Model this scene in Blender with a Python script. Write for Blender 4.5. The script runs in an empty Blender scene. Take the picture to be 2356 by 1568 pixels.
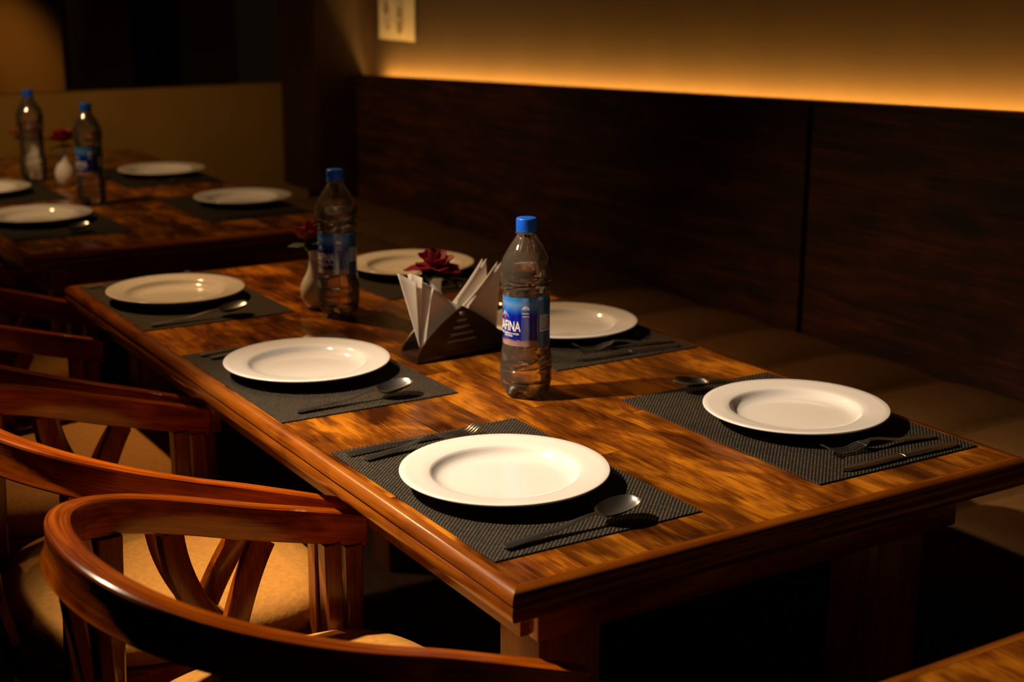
import bpy, bmesh, math, random
from mathutils import Matrix, Vector
random.seed(7)
PI = math.pi
S = bpy.context.scene
COL = S.collection
T = 0.75                      # table height

# ------------------------------------------------------------------ camera
cam = bpy.data.cameras.new('camera'); co = bpy.data.objects.new('camera', cam); COL.objects.link(co)
cam.sensor_width = 36.0; cam.lens = 50.4246; cam.clip_start = 0.05
co.matrix_world = Matrix(((0.8509, 0.1321, -0.5085, -0.7852), (-0.5253, 0.2168, -0.8228, -1.2564),
                          (0.0016, 0.9672, 0.2539, 0.6697 + T), (0, 0, 0, 1)))
cam.dof.use_dof = True; cam.dof.focus_distance = 1.95; cam.dof.aperture_fstop = 4.2; cam.dof.aperture_blades = 0
S.camera = co
# ------------------------------------------------------------------ world, lights, exposure
W = bpy.data.worlds.new('world'); S.world = W; W.use_nodes = True
W.node_tree.nodes['Background'].inputs[0].default_value = (1.0, 0.55, 0.25, 1)
W.node_tree.nodes['Background'].inputs[1].default_value = 0.004
S.view_settings.view_transform = 'Standard'; S.view_settings.look = 'None'
S.view_settings.exposure = 0.0; S.view_settings.gamma = 1.0; S.view_settings.use_curve_mapping = False

def spot(name, loc, target, energy, col, size, blend=1.0, radius=0.05):
    l = bpy.data.lights.new(name, 'SPOT'); l.energy = energy; l.color = col
    l.spot_size = math.radians(size); l.spot_blend = blend; l.shadow_soft_size = radius
    o = bpy.data.objects.new(name, l); COL.objects.link(o); o.location = loc
    o.rotation_euler = (Vector(target) - Vector(loc)).to_track_quat('-Z', 'Y').to_euler()
    return o
spot('key_spotlight', (-0.66, 0.98, T + 1.24), (0.20, 0.29, T), 246, (1.0, 0.77, 0.55), 62, 1.0, 0.03)
spot('middle_spotlight', (-0.20, 2.40, T + 1.50), (0.52, 1.32, T), 112, (1.0, 0.55, 0.22), 62, 1.0, 0.03)
spot('far_table_spotlight', (-0.45, 2.75, T + 1.35), (0.55, 3.35, T), 48, (1.0, 0.60, 0.27), 104, 1.0, 0.03)
spot('back_wall_spotlight', (0.3, 5.3, 2.6), (0.99, 6.45, 1.0), 260, (1.0, 0.45, 0.06), 15, 1.0, 0.05)

# ------------------------------------------------------------------ materials
def mat(name):
    m = bpy.data.materials.new(name); m.use_nodes = True
    return m, m.node_tree.nodes, m.node_tree.links, m.node_tree.nodes['Principled BSDF']
def plain(name, col, rough=0.5, metal=0.0, coat=0.0, noise=0.0, nscale=20, sub=0.0, bump=0.0, spec=0.5):
    m, n, l, b = mat(name)
    b.inputs['Base Color'].default_value = (*col, 1); b.inputs['Roughness'].default_value = rough
    b.inputs['Metallic'].default_value = metal; b.inputs['Coat Weight'].default_value = coat
    b.inputs['Coat Roughness'].default_value = 0.08; b.inputs['Specular IOR Level'].default_value = spec
    if sub:
        b.inputs['Subsurface Weight'].default_value = sub; b.inputs['Subsurface Radius'].default_value = (0.01, 0.006, 0.003)
    if noise or bump:
        tc = n.new('ShaderNodeTexCoord'); nz = n.new('ShaderNodeTexNoise')
        nz.inputs['Scale'].default_value = nscale; nz.inputs['Detail'].default_value = 6
        l.new(tc.outputs['Object'], nz.inputs['Vector'])
        if noise:
            cr = n.new('ShaderNodeValToRGB')
            cr.color_ramp.elements[0].position = 0.3; cr.color_ramp.elements[1].position = 0.7
            cr.color_ramp.elements[0].color = (*[c * (1 - noise) for c in col], 1)
            cr.color_ramp.elements[1].color = (*[min(1, c * (1 + noise)) for c in col], 1)
            l.new(nz.outputs['Fac'], cr.inputs['Fac']); l.new(cr.outputs['Color'], b.inputs['Base Color'])
        if bump:
            bp = n.new('ShaderNodeBump'); bp.inputs['Strength'].default_value = bump; bp.inputs['Distance'].default_value = 0.002
            l.new(nz.outputs['Fac'], bp.inputs['Height']); l.new(bp.outputs['Normal'], b.inputs['Normal'])
    return m
def wood(name, dark, mid, light, axis=1, rough=0.28, coat=0.25, blotch=0.55, vary=0.35, across=22, along=2.2, bump=0.15, coord='Object'):
    m, n, l, b = mat(name)
    tc = n.new('ShaderNodeTexCoord'); oi = n.new('ShaderNodeObjectInfo')
    off = n.new('ShaderNodeVectorMath'); off.operation = 'SCALE'; off.inputs[0].default_value = (7.3, 11.1, 5.7)
    l.new(oi.outputs['Random'], off.inputs['Scale'])
    ad = n.new('ShaderNodeVectorMath'); ad.operation = 'ADD'
    l.new(tc.outputs[coord], ad.inputs[0]); l.new(off.outputs[0], ad.inputs[1])
    def mp(sa, sx):
        q = n.new('ShaderNodeMapping'); v = [sx, sx, sx]; v[axis] = sa; q.inputs['Scale'].default_value = v
        l.new(ad.outputs[0], q.inputs['Vector']); return q
    def nz(mapn, sc, det, dist=0.0):
        q = n.new('ShaderNodeTexNoise'); q.inputs['Scale'].default_value = sc; q.inputs['Detail'].default_value = det
        q.inputs['Distortion'].default_value = dist; l.new(mapn.outputs[0], q.inputs['Vector']); return q
    g = nz(mp(along, across), 1.0, 8, 2.0)          # cathedral grain
    f = nz(mp(along * 3, across * 11), 1.0, 4, 0.6)  # fine pores
    bl = nz(mp(7, 13), 1.0, 3, 0.8)                 # blotches of stain
    mx = n.new('ShaderNodeMix'); mx.data_type = 'FLOAT'; mx.inputs[0].default_value = 0.45
    l.new(g.outputs['Fac'], mx.inputs[2]); l.new(f.outputs['Fac'], mx.inputs[3])
    mx2 = n.new('ShaderNodeMix'); mx2.data_type = 'FLOAT'; mx2.inputs[0].default_value = blotch
    l.new(mx.outputs[0], mx2.inputs[2]); l.new(bl.outputs['Fac'], mx2.inputs[3])
    cr = n.new('ShaderNodeValToRGB'); e = cr.color_ramp.elements
    e[0].position = 0.39; e[0].color = (*dark, 1); e[1].position = 0.61; e[1].color = (*light, 1)
    k = cr.color_ramp.elements.new(0.5); k.color = (*mid, 1)
    l.new(mx2.outputs[0], cr.inputs['Fac'])
    hs = n.new('ShaderNodeHueSaturation')
    mr = n.new('ShaderNodeMapRange'); mr.inputs['To Min'].default_value = 1 - vary; mr.inputs['To Max'].default_value = 1 + vary
    l.new(oi.outputs['Random'], mr.inputs['Value']); l.new(mr.outputs[0], hs.inputs['Value'])
    l.new(cr.outputs['Color'], hs.inputs['Color']); l.new(hs.outputs[0], b.inputs['Base Color'])
    b.inputs['Roughness'].default_value = rough; b.inputs['Coat Weight'].default_value = coat
    b.inputs['Coat Roughness'].default_value = 0.12
    bp = n.new('ShaderNodeBump'); bp.inputs['Strength'].default_value = bump; bp.inputs['Distance'].default_value = 0.001
    l.new(mx.outputs[0], bp.inputs['Height']); l.new(bp.outputs['Normal'], b.inputs['Normal'])
    return m

M = {}
M['top'] = wood('tabletop_wood', (0.045, 0.009, 0.0006), (0.18, 0.048, 0.0028), (0.50, 0.172, 0.009), 1, 0.27, 0.2, 0.5, 0.35, 20, 5.0)
M['edge_y'] = wood('edge_wood', (0.10, 0.020, 0.0012), (0.20, 0.050, 0.003), (0.29, 0.084, 0.005), 1, 0.24, 0.4, 0.3, 0.08)
M['edge_x'] = wood('edge_wood_cross', (0.10, 0.020, 0.0012), (0.20, 0.050, 0.003), (0.29, 0.084, 0.005), 0, 0.24, 0.4, 0.3, 0.08)
M['leg'] = wood('leg_wood', (0.10, 0.026, 0.002), (0.19, 0.055, 0.004), (0.27, 0.085, 0.007), 2, 0.35, 0.15, 0.3, 0.1)
M['chair'] = wood('chair_wood', (0.12, 0.016, 0.0006), (0.30, 0.052, 0.0016), (0.56, 0.125, 0.003), 0, 0.24, 0.5, 0.35, 0.12, 30, 3.5)  # lighter than the uprights: glossy highlight put into the wood colour
M['rail'] = wood('chair_rail_wood', (0.12, 0.016, 0.0006), (0.30, 0.052, 0.0016), (0.56, 0.125, 0.003), 0, 0.24, 0.5, 0.3, 0.12, 34, 3.5, coord='UV')  # same raised colour, standing in for lamp sheen along the rail top
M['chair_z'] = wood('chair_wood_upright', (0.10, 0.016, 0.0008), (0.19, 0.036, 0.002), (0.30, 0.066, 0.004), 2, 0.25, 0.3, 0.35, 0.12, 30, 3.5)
M['panel'] = wood('panel_wood', (0.008, 0.002, 0.0007), (0.038, 0.0082, 0.0022), (0.10, 0.021, 0.005), 1, 0.6, 0.0, 0.25, 0.05, 16, 1.2, 0.3)
M['dark'] = wood('dark_wood', (0.012, 0.004, 0.002), (0.025, 0.008, 0.004), (0.04, 0.013, 0.006), 2, 0.5, 0.0, 0.3, 0.1)
M['holder'] = wood('holder_wood', (0.012, 0.0042, 0.0016), (0.022, 0.0075, 0.0028), (0.034, 0.012, 0.004), 0, 0.32, 0.2, 0.3, 0.05, 40, 6)
M['cushion'] = plain('tan_upholstery', (0.50, 0.225, 0.036), 0.75, noise=0.13, nscale=120, bump=0.35, spec=0.25)
M['bench'] = plain('brown_upholstery', (0.115, 0.055, 0.013), 0.65, noise=0.1, nscale=60, bump=0.15, spec=0.3)
M['china'] = plain('white_china', (0.80, 0.765, 0.71), 0.12, coat=0.3)
M['steel'] = plain('stainless_steel', (0.68, 0.65, 0.60), 0.26, metal=1.0)
M['napkin'] = plain('napkin_paper', (0.82, 0.74, 0.62), 0.85, bump=0.1, nscale=60, spec=0.2)
M['cap'] = plain('blue_plastic', (0.006, 0.10, 0.62), 0.35, spec=0.5)
M['petal'] = plain('red_petal', (0.21, 0.003, 0.012), 0.55, noise=0.35, nscale=40, spec=0.3)
M['leaf'] = plain('green_leaf', (0.018, 0.035, 0.006), 0.5, noise=0.4, nscale=60)
M['paper'] = plain('white_paper', (0.85, 0.80, 0.70), 0.8)
M['ink'] = plain('grey_ink', (0.42, 0.34, 0.24), 0.8)
M['white'] = plain('white_print', (0.85, 0.85, 0.88), 0.4)
M['cyan'] = plain('cyan_print', (0.10, 0.50, 0.80), 0.4)
M['red'] = plain('red_print', (0.60, 0.03, 0.02), 0.4)
M['teal'] = plain('teal_print', (0.003, 0.085, 0.28), 0.3, noise=0.35, nscale=90)
M['wall'] = plain('plaster_wall', (0.085, 0.056, 0.037), 0.85, noise=0.08, nscale=6, bump=0.1)
M['backwall'] = plain('brown_plaster', (0.10, 0.055, 0.02), 0.85, noise=0.1, nscale=4)
M['beige'] = plain('beige_panel', (0.36, 0.20, 0.03), 0.8, noise=0.06, nscale=5)
M['floor'] = wood('floor_wood', (0.008, 0.004, 0.002), (0.016, 0.007, 0.003), (0.025, 0.011, 0.005), 1, 0.5, 0.0, 0.4, 0.1)
M['ceil'] = plain('dark_ceiling', (0.03, 0.02, 0.014), 0.9)
M['strip'], n, l, b = mat('led_strip')
b.inputs['Emission Color'].default_value = (1.0, 0.47, 0.075, 1); b.inputs['Emission Strength'].default_value = 84
# woven vinyl
M['mat'], n, l, b = mat('woven_vinyl')
tc = n.new('ShaderNodeTexCoord'); sp = n.new('ShaderNodeSeparateXYZ'); l.new(tc.outputs['Object'], sp.inputs[0])
def sn(sock, p):
    a = n.new('ShaderNodeMath'); a.operation = 'MULTIPLY'; a.inputs[1].default_value = 2 * PI / p; l.new(sock, a.inputs[0])
    s = n.new('ShaderNodeMath'); s.operation = 'SINE'; l.new(a.outputs[0], s.inputs[0]); return s
pr = n.new('ShaderNodeMath'); pr.operation = 'MULTIPLY'
l.new(sn(sp.outputs['X'], 0.0066).outputs[0], pr.inputs[0]); l.new(sn(sp.outputs['Y'], 0.0066).outputs[0], pr.inputs[1])
nz = n.new('ShaderNodeTexNoise'); nz.inputs['Scale'].default_value = 260; l.new(tc.outputs['Object'], nz.inputs['Vector'])
am = n.new('ShaderNodeMath'); am.operation = 'MULTIPLY_ADD'; am.inputs[1].default_value = 1.4; am.inputs[2].default_value = -0.75
l.new(nz.outputs['Fac'], am.inputs[0])
sm = n.new('ShaderNodeMath'); sm.operation = 'ADD'; l.new(pr.outputs[0], sm.inputs[0]); l.new(am.outputs[0], sm.inputs[1])
cr = n.new('ShaderNodeValToRGB'); cr.color_ramp.elements[0].position = 0.05; cr.color_ramp.elements[1].position = 0.85
cr.color_ramp.elements[0].color = (0.006, 0.005, 0.0038, 1); cr.color_ramp.elements[1].color = (0.125, 0.092, 0.053, 1)
l.new(sm.outputs[0], cr.inputs['Fac']); l.new(cr.outputs['Color'], b.inputs['Base Color'])
bp = n.new('ShaderNodeBump'); bp.inputs['Strength'].default_value = 0.6; bp.inputs['Distance'].default_value = 0.0012
l.new(pr.outputs[0], bp.inputs['Height']); l.new(bp.outputs['Normal'], b.inputs['Normal']); b.inputs['Roughness'].default_value = 0.7; b.inputs['Specular IOR Level'].default_value = 0.22
# bottle label: printed blue wrap, paler at the top, clear pinkish margin at the foot
M['label'], n, l, b = mat('printed_blue_wrap')
tc = n.new('ShaderNodeTexCoord'); sp = n.new('ShaderNodeSeparateXYZ'); l.new(tc.outputs['Object'], sp.inputs[0])
nz = n.new('ShaderNodeTexNoise'); nz.inputs['Scale'].default_value = 55; nz.inputs['Detail'].default_value = 3
l.new(tc.outputs['Object'], nz.inputs['Vector'])
ad = n.new('ShaderNodeMath'); ad.operation = 'MULTIPLY_ADD'; ad.inputs[1].default_value = 0.012; l.new(nz.outputs['Fac'], ad.inputs[0])
l.new(sp.outputs['Z'], ad.inputs[2])
mr = n.new('ShaderNodeMapRange'); mr.inputs['From Min'].default_value = 0.096; mr.inputs['From Max'].default_value = 0.170
l.new(ad.outputs[0], mr.inputs['Value'])
cr = n.new('ShaderNodeValToRGB'); cr.color_ramp.interpolation = 'LINEAR'; e = cr.color_ramp.elements
e[0].position = 0.0; e[0].color = (0.34, 0.20, 0.17, 1); e[1].position = 1.0; e[1].color = (0.02, 0.20, 0.60, 1)
for p_, c_ in ((0.09, (0.30, 0.18, 0.17, 1)), (0.13, (0.003, 0.010, 0.22, 1)), (0.66, (0.002, 0.014, 0.36, 1)), (0.74, (0.012, 0.11, 0.55, 1)), (0.88, (0.12, 0.27, 0.58, 1))):
    k = e.new(p_); k.color = c_
l.new(mr.outputs[0], cr.inputs['Fac']); l.new(cr.outputs['Color'], b.inputs['Base Color'])
b.inputs['Roughness'].default_value = 0.15; b.inputs['Coat Weight'].default_value = 0.3
# clear plastic and water
M['pet'], n, l, b = mat('clear_plastic')
n.remove(b); out = n['Material Output']; tr = n.new('ShaderNodeBsdfTransparent'); gl = n.new('ShaderNodeBsdfGlossy')
tr.inputs[0].default_value = (0.96, 0.95, 0.93, 1); gl.inputs['Roughness'].default_value = 0.04
fr = n.new('ShaderNodeFresnel'); fr.inputs['IOR'].default_value = 1.75; mx = n.new('ShaderNodeMixShader')
df = n.new('ShaderNodeBsdfDiffuse'); df.inputs[0].default_value = (0.9, 0.72, 0.52, 1); m0 = n.new('ShaderNodeMixShader'); m0.inputs[0].default_value = 0.05  # warm diffuse haze painted in for light glowing through the bottle
l.new(tr.outputs[0], m0.inputs[1]); l.new(df.outputs[0], m0.inputs[2])
l.new(fr.outputs[0], mx.inputs[0]); l.new(m0.outputs[0], mx.inputs[1]); l.new(gl.outputs[0], mx.inputs[2]); l.new(mx.outputs[0], out.inputs['Surface'])
M['water'], n, l, b = mat('water')
b.inputs['Transmission Weight'].default_value = 1.0; b.inputs['IOR'].default_value = 1.33; b.inputs['Roughness'].default_value = 0.0
b.inputs['Base Color'].default_value = (1, 0.985, 0.96, 1)
tr = n.new('ShaderNodeBsdfTransparent'); mx = n.new('ShaderNodeMixShader'); mx.inputs[0].default_value = 0.12
l.new(b.outputs[0], mx.inputs[1]); l.new(tr.outputs[0], mx.inputs[2]); l.new(mx.outputs[0], n['Material Output'].inputs['Surface'])

# ------------------------------------------------------------------ mesh helpers
def link(name, me, m=None, parent=None, loc=None, rot=None):
    o = bpy.data.objects.new(name, me); COL.objects.link(o)
    if m is not None and me is not None and not me.materials: me.materials.append(m)
    if parent is not None: o.parent = parent
    if loc is not None: o.location = loc
    if rot is not None: o.rotation_euler = rot
    return o
def mesh(name, v, f, m=None, smooth=True):
    me = bpy.data.meshes.new(name); me.from_pydata([tuple(p) for p in v], [], f); me.update()
    if smooth:
        for p in me.polygons: p.use_smooth = True
    if m is not None: me.materials.append(m)
    bm = bmesh.new(); bm.from_mesh(me); bmesh.ops.recalc_face_normals(bm, faces=bm.faces); bm.to_mesh(me); bm.free()
    return me
def sharp(me, ang=35):
    bm = bmesh.new(); bm.from_mesh(me)
    for e in bm.edges:
        e.smooth = not (len(e.link_faces) == 2 and e.calc_face_angle(0) > math.radians(ang))
    bm.to_mesh(me); bm.free(); return me
def obj(name, v, f, m, parent=None, loc=None, rot=None, smooth=True, ang=None):
    me = mesh(name, v, f, m, smooth)
    if ang: sharp(me, ang)
    return link(name, me, None, parent, loc, rot)
def boxmesh(name, lo, hi, m, bev=0.0, seg=2):
    bm = bmesh.new(); bmesh.ops.create_cube(bm, size=1.0)
    for v in bm.verts:
        v.co = Vector([(lo[i] + hi[i]) / 2 + v.co[i] * (hi[i] - lo[i]) for i in range(3)])
    if bev: bmesh.ops.bevel(bm, geom=list(bm.edges), offset=bev, segments=seg, affect='EDGES', profile=0.5)
    me = bpy.data.meshes.new(name); bm.to_mesh(me); bm.free(); me.materials.append(m)
    if bev:
        for p in me.polygons: p.use_smooth = True
        sharp(me, 30)
    return me
def box(name, lo, hi, m, parent=None, bev=0.0, seg=2, center=True):
    """box object; its origin sits at the box centre"""
    c = [(lo[i] + hi[i]) / 2 for i in range(3)] if center else [0, 0, 0]
    me = boxmesh(name, [lo[i] - c[i] for i in range(3)], [hi[i] - c[i] for i in range(3)], m, bev, seg)
    return link(name, me, None, parent, c)
def lathe(prof, seg=64, closed=False):
    """prof: list of (r, z)"""
    v, f, idx = [], [], []
    for r, z in prof:
        if r < 1e-7: idx.append([len(v)] * seg); v.append((0, 0, z))
        else:
            idx.append([len(v) + i for i in range(seg)])
            v += [(r * math.cos(2 * PI * i / seg), r * math.sin(2 * PI * i / seg), z) for i in range(seg)]
    rows = list(range(len(prof))) + ([0] if closed else [])
    for a, b_ in zip(rows[:-1], rows[1:]):
        for i in range(seg):
            j = (i + 1) % seg
            q = [idx[a][i], idx[a][j], idx[b_][j], idx[b_][i]]
            q = [x for k, x in enumerate(q) if x not in q[:k]]
            if len(q) > 2: f.append(q)
    return v, f
def sweep(path, secs, cap=True, closed=False):
    """path: n points; secs: n lists of 3-D points already placed"""
    v, f = [], []; k = len(secs[0])
    for s in secs: v += s
    nn = len(secs)
    for a in range(nn if closed else nn - 1):
        b_ = (a + 1) % nn
        for i in range(k):
            j = (i + 1) % k
            f.append([a * k + i, a * k + j, b_ * k + j, b_ * k + i])
    if cap and not closed:
        f.append(list(range(k))); f.append([(nn - 1) * k + i for i in range(k)])
    return v, f
def bez(p0, p1, p2, n_=12):
    return [p0 * (1 - t) ** 2 + p1 * 2 * t * (1 - t) + p2 * t * t for t in [i / n_ for i in range(n_ + 1)]]
def thing(name, label, cat, loc=(0, 0, 0), rz=0.0, group=None):
    o = bpy.data.objects.new(name, None); COL.objects.link(o); o.empty_display_size = 0.05
    o.location = loc; o.rotation_euler = (0, 0, rz); return tag(o, label, cat, group)
def tag(o, label, cat, group=None):
    o['label'] = label; o['category'] = cat
    if group: o['group'] = group
    return o
def struct(o, label=None):
    o['kind'] = 'structure'
    if label: o['label'] = label
    return o
def copy_tree(o, parent=None):
    kids = list(o.children)
    c = o.copy(); COL.objects.link(c); c.parent = parent
    for ch in kids: copy_tree(ch, c)
    return c

# ------------------------------------------------------------------ the room
struct(box('floor', (-3.2, -3.6, -0.1), (2.2, 7.0, 0.0), M['floor']), 'dark wooden restaurant floor under the tables')
struct(box('ceiling', (-3.2, -3.6, 2.9), (2.2, 7.0, 3.0), M['ceil']), 'dark ceiling over the dining room')
struct(box('wall_left', (-3.3, -3.6, 0), (-3.2, 7.0, 2.9), M['ceil']), 'dark wall on the left side of the room')
struct(box('wall_front', (-3.2, -3.7, 0), (2.2, -3.6, 2.9), M['ceil']), 'dark wall behind the viewer')
struct(box('wall_back', (-3.2, 6.5, 0), (2.2, 6.6, 2.9), M['backwall']), 'dim brown wall at the far end of the room')
wr = struct(box('wall_right', (1.72, -3.6, 0), (1.82, 3.82, 2.9), M['wall'], center=False), 'plaster wall glowing above the dark wood panels')
PX = 1.63
def ptop(y): return T + 0.4075 - 0.0390 * y
def panel(y0, y1):
    g = 0.004
    v = []
    for x in (PX, PX + 0.028):
        for (y, z) in ((y0 + g, 0.0), (y1 - g, 0.0), (y1 - g, ptop(y1) - 0.012), (y0 + g, ptop(y0) - 0.012)):
            v.append((x, y, z))
    f = [[0, 1, 2, 3], [4, 5, 6, 7], [0, 1, 5, 4], [1, 2, 6, 5], [2, 3, 7, 6], [3, 0, 4, 7]]
    return obj('panel', v, f, M['panel'], wr, smooth=False)
panel(-3.55, -1.15); panel(-1.15, 1.295); panel(1.305, 3.80)
# backing board and thin capping strip on the panels, light strip in the slot behind them
v = []
for x in (PX + 0.028, PX + 0.036):
    for (y, z) in ((-3.55, 0.0), (3.80, 0.0), (3.80, ptop(3.80) - 0.014), (-3.55, ptop(-3.55) - 0.014)): v.append((x, y, z))
FB = [[0, 1, 2, 3], [4, 5, 6, 7], [0, 1, 5, 4], [1, 2, 6, 5], [2, 3, 7, 6], [3, 0, 4, 7]]
obj('backing_board', v, FB, M['dark'], wr, smooth=False)
v = []
for x in (PX - 0.003, PX + 0.040):
    for (y, dz) in ((-3.55, -0.012), (3.80, -0.012), (3.80, 0.0), (-3.55, 0.0)): v.append((x, y, ptop(y) + dz))
obj('capping_strip', v, FB, M['panel'], wr, smooth=False)
v = []
for x in (PX + 0.044, PX + 0.058):
    for (y, dz) in ((-3.5, -0.040), (3.72, -0.040), (3.72, -0.030), (-3.5, -0.030)): v.append((x, y, ptop(y) + dz))
o = obj('light_strip', v, FB, M['strip'], wr, smooth=False); o['label'] = 'warm light strip hidden behind the panel top'
struct(box('trim_1', (1.475, 3.81, 0.56), (1.86, 4.16, 2.9), M['dark'], bev=0.004), 'dark wooden pillar at the far end of the panelled wall')
wb = struct(box('wall_partition', (-3.2, 4.27, 0), (1.9, 4.37, T + 0.198), M['beige'], bev=0.004), 'low beige partition behind the far table')
struct(box('trim_2', (0.90, 5.10, 0), (1.00, 5.22, 2.9), M['dark'], bev=0.004), 'dark post standing behind the beige partition')

# notice on the wall
n_ = thing('wall_notice', 'white paper notice with grey marks taped on the glowing wall', 'notice', (1.7195, 3.61, T + 0.39))
v, f = [], []
NX, NZ = 6, 8
for s in (0, 1):
    for j in range(NZ + 1):
        for i in range(NX + 1):
            y = -0.145 + 0.29 * i / NX; z = 0.005 + 0.40 * j / NZ
            bow = 0.004 * (1 - j / NZ) * ((i / NX - 0.5) ** 2 * 4)
            v.append((-0.0008 - bow - 0.0006 * s, y, z))
K = (NX + 1) * (NZ + 1)
for s in (0, 1):
    for j in range(NZ):
        for i in range(NX):
            a = s * K + j * (NX + 1) + i; f.append([a, a + 1, a + NX + 2, a + NX + 1])
obj('sheet', v, f, M['paper'], n_)
for (yy, zz, r) in ((0.075, 0.118, 0.026), (-0.03, 0.104, 0.022), (-0.03, 0.052, 0.026), (0.065, 0.05, 0.012)):
    vv = [(-0.0075, yy, zz)]
    for k in range(14):
        rr = r * (0.75 + 0.45 * random.random()); vv.append((-0.0075, yy + rr * math.cos(k * PI / 7), zz + rr * math.sin(k * PI / 7)))
    for k in range(15): vv.append((-0.0060, vv[k][1], vv[k][2]))
    ff = [[0, 1 + k, 1 + (k + 1) % 14] for k in range(14)] + [[15, 16 + k, 16 + (k + 1) % 14] for k in range(14)]
    ff += [[1 + k, 1 + (k + 1) % 14, 16 + (k + 1) % 14, 16 + k] for k in range(14)]
    obj('printed_mark', vv, ff, M['ink'], n_, smooth=False)

# ------------------------------------------------------------------ banquette bench
bn = thing('banquette_bench', 'long brown tufted banquette bench along the panelled wall', 'bench', (1.30, 1.3, 0))
BX0, BX1, BY0, BY1, ZS = 0.965, PX - 0.002, -3.0, 3.80, T - 0.222
def cell(u): return 1 - abs(2 * (u - math.floor(u)) - 1) ** 2.6
v, f = [], []
nx, ny = 44, 420
for j in range(ny + 1):
    y = BY0 + (BY1 - BY0) * j / ny
    for i in range(nx + 1):
        x = BX0 + (BX1 - BX0) * i / nx
        u = (y - 0.682) / 0.275 + 0.5; w_ = (BX1 - x) / 0.325
        h = 0.030 * (cell(u) ** 0.8) * (cell(w_) ** 0.6) + 0.004
        ed = min(1.0, (x - BX0) / 0.05); h -= 0.045 * (1 - math.sqrt(max(0, 1 - (1 - ed) ** 2)))
        v.append((x - 1.30, y - 1.3, ZS + h))
K = nx + 1
for j in range(ny):
    for i in range(nx): f.append([j * K + i, j * K + i + 1, (j + 1) * K + i + 1, (j + 1) * K + i])
base = len(v)
for j in range(ny + 1):
    y = BY0 + (BY1 - BY0) * j / ny; v.append((BX0 - 1.30, y - 1.3, ZS - 0.11))
for j in range(ny): f.append([j * K, (j + 1) * K, base + j + 1, base + j])
obj('seat_cushion', v, f, M['bench'], bn)
o = box('base', (BX0 + 0.05, BY0, 0.0), (BX1, BY1, ZS - 0.112), M['dark']); o.location -= Vector((1.30, 1.3, 0)); o.parent = bn

# ------------------------------------------------------------------ tables
EDGE = [(0.0, 0.0), (0.010, -0.0006), (0.016, -0.004), (0.0195, -0.010), (0.0195, -0.0145), (0.0165, -0.0165), (0.0185, -0.020),
        (0.0205, -0.027), (0.0185, -0.035), (0.011, -0.041), (0.002, -0.043), (-0.03, -0.043), (-0.03, -0.026), (0.0, -0.026)]
def make_table(x0, y0, Wd, L, label, seed, cols=9, legs=True):
    rnd = random.Random(seed)
    cx, cy = x0 + Wd / 2, y0 + L / 2
    t = thing('dining_table', label, 'table', (cx, cy, 0))
    hx, hy = Wd / 2, L / 2
    cw = Wd / cols
    for c in range(cols):
        y = -hy; first = True
        while y < hy - 1e-4:
            ln = rnd.uniform(0.34, 0.62) if not first else rnd.uniform(0.12, 0.55)
            first = False
            if hy - (y + ln) < 0.12: ln = hy - y
            xa, xb = -hx + c * cw + 0.0004, -hx + (c + 1) * cw - 0.0004
            dz = rnd.uniform(-0.0003, 0.0)
            box('plank', (xa, y + 0.0004, T - 0.026), (xb, y + ln - 0.0004, T + dz), M['top'], t, bev=0.0)
            y += ln
    # moulded edge, mitred at the corners, one length for each side
    for side in range(4):
        secs = []
        for end in (0, 1):
            s = []
            for o_, z in EDGE:
                if side in (0, 2):        # along x
                    sg = -1 if side == 0 else 1
                    s.append(((hx + o_) * (-1 if end == 0 else 1), sg * (hy + o_), T + z))
                else:
                    sg = 1 if side == 1 else -1
                    s.append((sg * (hx + o_), (hy + o_) * (-1 if end == 0 else 1), T + z))
            secs.append(s)
        v, f = sweep(None, secs)
        obj('edge_moulding', v, f, M['edge_x'] if side in (0, 2) else M['edge_y'], t, ang=50)
    ax, ay = hx - 0.055, hy - 0.055
    for sg in (-1, 1):
        box('apron', (-ax, sg * ay - 0.011, T - 0.105), (ax, sg * ay + 0.011, T - 0.043), M['edge_x'], t, bev=0.002)
        box('apron', (sg * ax - 0.011, -ay + 0.011, T - 0.105), (sg * ax + 0.011, ay - 0.011, T - 0.043), M['edge_y'], t, bev=0.002)
    for sx in (-1, 1):
        for sy in (-1, 1):
            lx, ly = sx * (hx - 0.125), sy * (hy - 0.125)
            box('leg', (lx - 0.046, ly - 0.046, 0.0), (lx + 0.046, ly + 0.046, T - 0.0435), M['leg'], t, bev=0.003)
    return t
TW, TL = 0.821, 1.796
make_table(0, 0, TW, TL, 'brown plank dining table set with six plates in the middle', 11)
make_table(0.0, 2.205, TW, 1.85, 'dim far dining table set in front of the beige partition', 23)
make_table(0.0, -0.385 - 1.5, TW, 1.5, 'bare wooden dining table whose corner shows at lower right', 5)

# ------------------------------------------------------------------ placemats
MW, ML = 0.306, 0.45
mat_me = boxmesh('placemat', (-MW / 2, -ML / 2, 0), (MW / 2, ML / 2, 0.0018), M['mat'], 0.0006, 1)
def placemat(x, y, label, grp):
    return tag(link('placemat', mat_me, None, None, (x, y, T + 0.0002)), label, 'placemat', grp)
MATS = [(0.008 + MW / 2, 0.0635 + ML / 2, 'black woven placemat under the nearest, brightest plate'),
        (0.002 + MW / 2, 0.676 + ML / 2, 'black woven placemat under the middle plate on the chair side'),
        (0.001 + MW / 2, 1.332 + ML / 2, 'black woven placemat at the far left corner of the middle table'),
        (0.508 + MW / 2, 0.0565 + ML / 2, 'black woven placemat at the right corner beside the bench'),
        (0.513 + MW / 2, 0.700 + ML / 2, 'black woven placemat behind the front bottle on the bench side'),
        (0.513 + MW / 2, 1.325 + ML / 2, 'black woven placemat behind the red flower and napkin holder')]
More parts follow.
